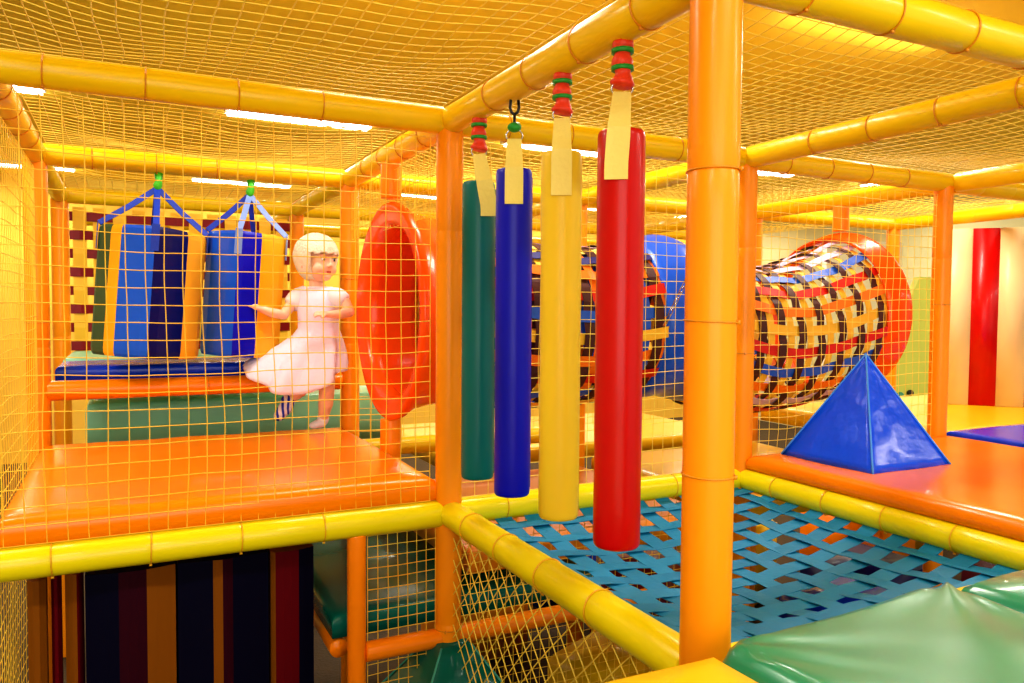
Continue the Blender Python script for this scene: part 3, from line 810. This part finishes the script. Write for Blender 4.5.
# ------------------------------------------------------------------ the little girl
def girl():
    K = 3.46/771.4
    base = V((-.155, 1.135, .122))
    U = V((math.cos(YAW), -math.sin(YAW), 0)); Dp = V((math.sin(YAW), math.cos(YAW), 0))
    root = empty('person', base, 'small fair-haired child in a pale pink dress stepping across the orange deck', 'person')
    def L(px, py, dv=0.): return U*((px-324)*K)+Dp*dv+V((0, 0, (434-py)*K))
    hf = (U*.80-Dp*.60).normalized()                 # facing direction
    hs = V((hf.y, -hf.x, 0)).normalized()            # child's right-hand side -> towards viewer? sign handled below
    if hs.dot(-Dp) < 0: pass
    up = V((0, 0, 1)); side = up.cross(hf).normalized()
    HC = L(320.3, 266.5, -.01)
    Rm = Matrix((side, hf, up)).transposed()         # local x=side, y=front, z=up
    def H(x, y, z): return HC+side*x+hf*y+up*z
    bm = bmesh.new()
    def limb(ctl, rs, seg=14):
        pts = []; rr = []
        for i in range(len(ctl)-1):
            for q in range(5):
                t = q/5; pts.append(ctl[i].lerp(ctl[i+1], t)); rr.append(rs[i]+(rs[i+1]-rs[i])*t)
        pts.append(ctl[-1]); rr.append(rs[-1])
        tube(bm, pts, rr, seg)
        ell(bm, ctl[0], (rs[0],)*3, seg=14, rings=10); ell(bm, ctl[-1], (rs[-1],)*3, seg=14, rings=10)
        for i in range(1, len(ctl)-1): ell(bm, ctl[i], (rs[i],)*3, seg=14, rings=10)
    # head: skull, face, cheeks, jaw, nose, ears, lips
    ell(bm, H(0, -.012, .022), (.074, .086, .080), Rm, 28, 20)
    ell(bm, H(0, .022, -.022), (.062, .062, .072), Rm, 24, 18)
    for s in (1, -1):
        ell(bm, H(.030*s, .046, -.036), (.032, .030, .032), Rm)
        ell(bm, H(.076*s, -.008, -.016), (.007, .014, .022), Rm)
        ell(bm, H(.028*s, .074, .020), (.020, .010, .008), Rm)
    ell(bm, H(0, .052, -.070), (.026, .026, .020), Rm)
    ell(bm, H(0, .088, -.022), (.010, .012, .010), Rm)
    ell(bm, H(0, .082, -.006), (.007, .010, .018), Rm)
    for s in (1, -1): ell(bm, H(.007*s, .086, -.026), (.006, .008, .006), Rm)
    ell(bm, H(0, .074, -.0485), (.014, .0085, .0042), Rm); ell(bm, H(0, .0735, -.055), (.011, .0085, .0044), Rm); ell(bm, H(0, .060, -.053), (.030, .018, .022), Rm)
    # neck and trunk
    limb([H(0, -.012, -.05), L(320, 298, .0)], [.032, .034])
    ell(bm, L(320, 312, .0), (.072, .052, .080), Rm); ell(bm, L(321, 338, .0), (.070, .060, .07), Rm)
    ell(bm, L(321, 356, .0), (.078, .066, .06), Rm)
    shL, shR = L(303, 301, -.0), L(339, 301, -.03)
    limb([shL, shR], [.028, .028])
    # arm on the viewer's left, reaching back to the bag
    el = L(290, 320, -.06); wr = L(272, 314, -.13)
    limb([shL, L(295, 311, -.03), el], [.028, .025, .021]); limb([el, L(281, 318, -.10), wr], [.022, .021, .014])
    # arm on the viewer's right, bent across the front
    el2 = L(354, 317, -.05); wr2 = L(336, 319, -.12)
    limb([shR, L(349, 308, -.04), el2], [.028, .026, .022]); limb([el2, L(346, 319, -.09), wr2], [.022, .021, .014])
    # hands: palm, four fingers, thumb
    def hand(w_, d, n, spread=.006, curl=.25, thumb=1):
        d = d.normalized(); n = (n-d*n.dot(d)).normalized(); s = d.cross(n).normalized()
        Rh = Matrix((s, d, n)).transposed()
        ell(bm, w_+d*.018, (.018, .022, .012), Rh)
        for k, ln in enumerate((.024, .028, .026, .020)):
            b0 = w_+d*.031+s*(-.0125+.0083*k); dd = (d+s*(-.18+.12*k)).normalized()
            p1 = b0+dd*ln*.5; p2 = p1+(dd-n*curl).normalized()*ln*.3; p3 = p2+(dd-n*curl*2.4).normalized()*ln*.25
            limb([b0-d*.006, p1, p2, p3], [.0054, .0051, .0047, .0042], 8)
        t0 = w_+d*.010-s*.012*thumb; t1 = t0+(d*.6-s*.9*thumb).normalized()*.014; t2 = t1+(d*.9-s*.4*thumb-n*.2).normalized()*.011
        limb([t0, t1, t2], [.0066, .006, .005], 8)
    hand(wr, L(255, 307, -.16)-wr, V((0, 0, 1))-Dp*.4, curl=.15, thumb=-1)
    hand(wr2, L(320, 318, -.15)-wr2, V((0, 0, 1))-Dp*.6, curl=.5, thumb=1)
    # legs
    hipA, hipB = L(326, 362, -.02), L(314, 362, .03)
    kA = L(331, 394, -.04); aA = L(325, 424, .0)
    limb([hipA, L(329, 378, -.03), kA], [.050, .044, .034]); limb([kA, L(329, 408, -.025), aA], [.034, .033, .021])
    kB = L(305, 391, .05); aB = L(288, 407, .03)
    limb([hipB, L(310, 378, .04), kB], [.050, .044, .034]); limb([kB, L(297, 398, .05), aB], [.034, .032, .021])
    def foot(a, d, nn, parts):
        d = d.normalized(); nn = (nn-d*nn.dot(d)).normalized(); s = d.cross(nn).normalized(); Rf = Matrix((s, d, nn)).transposed()
        for (y, z, sx, sy, sz) in parts: ell(bm2, a+d*y+nn*z, (sx, sy, sz), Rf)
    me = bpy.data.meshes.new('body'); bm.to_mesh(me); bm.free()
    def remeshed(me, vox, name, mats, it=4, fac=.5):
        tmp = bpy.data.objects.new('tmp', me); COL.objects.link(tmp)
        md = tmp.modifiers.new('r', 'REMESH'); md.mode = 'VOXEL'; md.voxel_size = vox; md.use_smooth_shade = True
        ms = tmp.modifiers.new('s', 'SMOOTH'); ms.iterations = it; ms.factor = fac
        dg = bpy.context.evaluated_depsgraph_get(); m2 = bpy.data.meshes.new_from_object(tmp.evaluated_get(dg))
        bpy.data.objects.remove(tmp); m2.materials.clear()
        return link(name, m2, root, True, mats)
    body = remeshed(me, .0028, 'body', [m_skin, m_lip], 5)
    mc = H(0, .080, -.0515)
    for p in body.data.polygons:
        q = Rm.transposed() @ (p.center-mc)
        if abs(q.x) < .013 and abs(q.z) < .0055 and abs(q.y) < .02: p.material_index = 1
    # eyes
    for s in (1, -1):
        b = bmesh.new(); ell(b, H(.028*s, .0735, .002), (.0115, .008, .0075), Rm); eo = bmobj('eye', b, m_eye, root)
        b = bmesh.new(); ell(b, H(.0285*s, .0800, .002), (.0055, .0026, .0058), Rm); bmobj('iris', b, m_iris, eo)
        b = bmesh.new(); tube(b, [H((.014+.007*i)*s, .0825-.0018*i*i*.5-.0005, .022+.002*math.sin(i)) for i in range(5)], .0022, 6)
        bmobj('eyebrow', b, m_hair, root)
    # socks and feet
    bm2 = bmesh.new()
    foot(aA, (-U*.75-Dp*.65), up, [(0, .004, .025, .026, .036), (.020, -.019, .024, .036, .020), (.044, -.024, .023, .022, .016)])
    me = bpy.data.meshes.new('sock'); bm2.to_mesh(me); bm2.free(); remeshed(me, .004, 'sock', [m_sock])
    bm2 = bmesh.new()
    d2 = (L(272, 424, .01)-aB)
    foot(aB, d2+V((0, 0, -.02)), up-U*.8, [(0, 0, .030, .032, .032), (.032, -.010, .032, .044, .032), (.070, -.010, .032, .030, .026)])
    me = bpy.data.meshes.new('striped_sock'); bm2.to_mesh(me); bm2.free()
    mp = mat('striped_sock_knit', (240, 236, 255), .8); nt = mp.node_tree
    wv = nt.nodes.new('ShaderNodeTexWave'); wv.inputs['Scale'].default_value = 14; wv.inputs['Distortion'].default_value = 3
    cr_ = nt.nodes.new('ShaderNodeValToRGB'); cr_.color_ramp.elements[0].color = lin((40, 60, 200)); cr_.color_ramp.elements[0].position = .35; cr_.color_ramp.elements[1].color = lin((244, 240, 250)); cr_.color_ramp.elements[1].position = .45
    tc = nt.nodes.new('ShaderNodeTexCoord'); nt.links.new(tc.outputs['Object'], wv.inputs['Vector']); nt.links.new(wv.outputs['Fac'], cr_.inputs[0]); nt.links.new(cr_.outputs[0], nt.nodes['Principled BSDF'].inputs['Base Color'])
    so = remeshed(me, .004, 'striped_sock', [mp]); so['label'] = 'white and blue patterned sock on the trailing foot'
    # hair: rounded bob with a fringe
    bm = bmesh.new(); vs = bmesh.ops.create_uvsphere(bm, u_segments=64, v_segments=48, radius=1)['verts']
    for v in vs:
        c = v.co.copy(); az = math.atan2(c.x, c.y)     # 0 = front
        q = V((c.x*.084, c.y*.095-.010, c.z*.088+.024))
        if c.z < 0:
            k = 1-.25*(-c.z)**2; q.x = c.x*.084*k if abs(az) < 9 else q.x
            q.z = .024+c.z*.115
        w_ = .0016*math.sin(az*34+c.z*5)+.0012*math.sin(az*57)
        v.co = q*(1+w_/.09)
    dele = []
    for f in bm.faces:
        c = f.calc_center_median(); az = abs(math.atan2(c.x, c.y))
        fringe = .026+.002*math.sin(c.x*160)
        if az < .98 and c.z < fringe: dele.append(f)
        elif c.z < -.078: dele.append(f)
    bmesh.ops.delete(bm, geom=dele, context='FACES')
    for v in bm.verts: v.co = HC+Rm @ v.co
    ho = bmobj('hair', bm, m_hair, root)
    md = ho.modifiers.new('t', 'SOLIDIFY'); md.thickness = .010; md.offset = -1
    # dress: bodice and flared, wind-blown skirt
    bm = bmesh.new(); rings = []; seg = 72
    prof = [ # center px,py, dv, half width along U, half depth, fold amp
        (320, 293, 0, .064, .045, 0), (320, 298, 0, .084, .064, 0), (320.5, 306, 0, .090, .076, 0), (321, 316, -.005, .090, .080, .002), (321, 326, -.005, .087, .077, .002), (321, 333, -.005, .088, .077, .003),
        (319, 341, 0, .105, .085, .006), (315, 352, -.015, .135, .100, .010), (309, 365, -.035, .170, .112, .014), (303, 377, -.055, .200, .122, .017), (300, 386, -.065, .210, .126, .018), (299.5, 389, -.065, .211, .127, .018)]
    for (px, py, dv, a, b, fa) in prof:
        c = L(px, py, dv); row = []; skw = max(0, (py-336)/53)
        for k in range(seg):
            t = 2*PI*k/seg
            f = 1+fa/.11*(math.sin(t*7+.6)*.6+math.sin(t*11+1.9)*.4)
            x = math.cos(t)*a*f; y = math.sin(t)*b*f
            # hem lifted at the left (blown back) and to the right front
            lift = skw**1.3*(.085*max(0, -math.cos(t))**1.6+.075*max(0, math.cos(t))**3.0-.03*max(0, math.sin(-t+.3)))
            row.append(bm.verts.new(c+U*x+Dp*y+V((0, 0, lift))))
        rings.append(row)
    for i in range(len(rings)-1):
        for k in range(seg):
            bm.faces.new((rings[i][k], rings[i][(k+1) % seg], rings[i+1][(k+1) % seg], rings[i+1][k]))
    dr = bmobj('dress', bm, m_dress, root); md = dr.modifiers.new('t', 'SOLIDIFY'); md.thickness = .004; md.offset = 0
    # sleeves (puffed), hem band
    for c, d in ((shL, L(295, 311, -.03)), (shR, L(348, 308, -.03))):
        b = bmesh.new(); dd = d-c
        pts = [c-dd*.6, c-dd*.1, c+dd*.35, c+dd*.85, c+dd*1.0]; tube(b, pts, [.024, .040, .045, .041, .034], 20)
        bmobj('sleeve', b, m_dress2, dr)
    b = bmesh.new(); tube(b, [v for v in [ (rings[-1][k].co if False else None) for k in ()]] or [L(320, 293, 0)+U*math.cos(t)*.064+Dp*math.sin(t)*.045 for t in [2*PI*i/32 for i in range(32)]], .005, 6, closed=True)
    bmobj('neckline_trim', b, m_dress2, dr)
girl()

scene.cycles.use_denoising = True
scene.cycles.max_bounces = 7; scene.cycles.diffuse_bounces = 4; scene.cycles.glossy_bounces = 3
scene.view_settings.view_transform = 'Standard'
scene.view_settings.look = 'Medium High Contrast'
scene.view_settings.exposure = -0.22
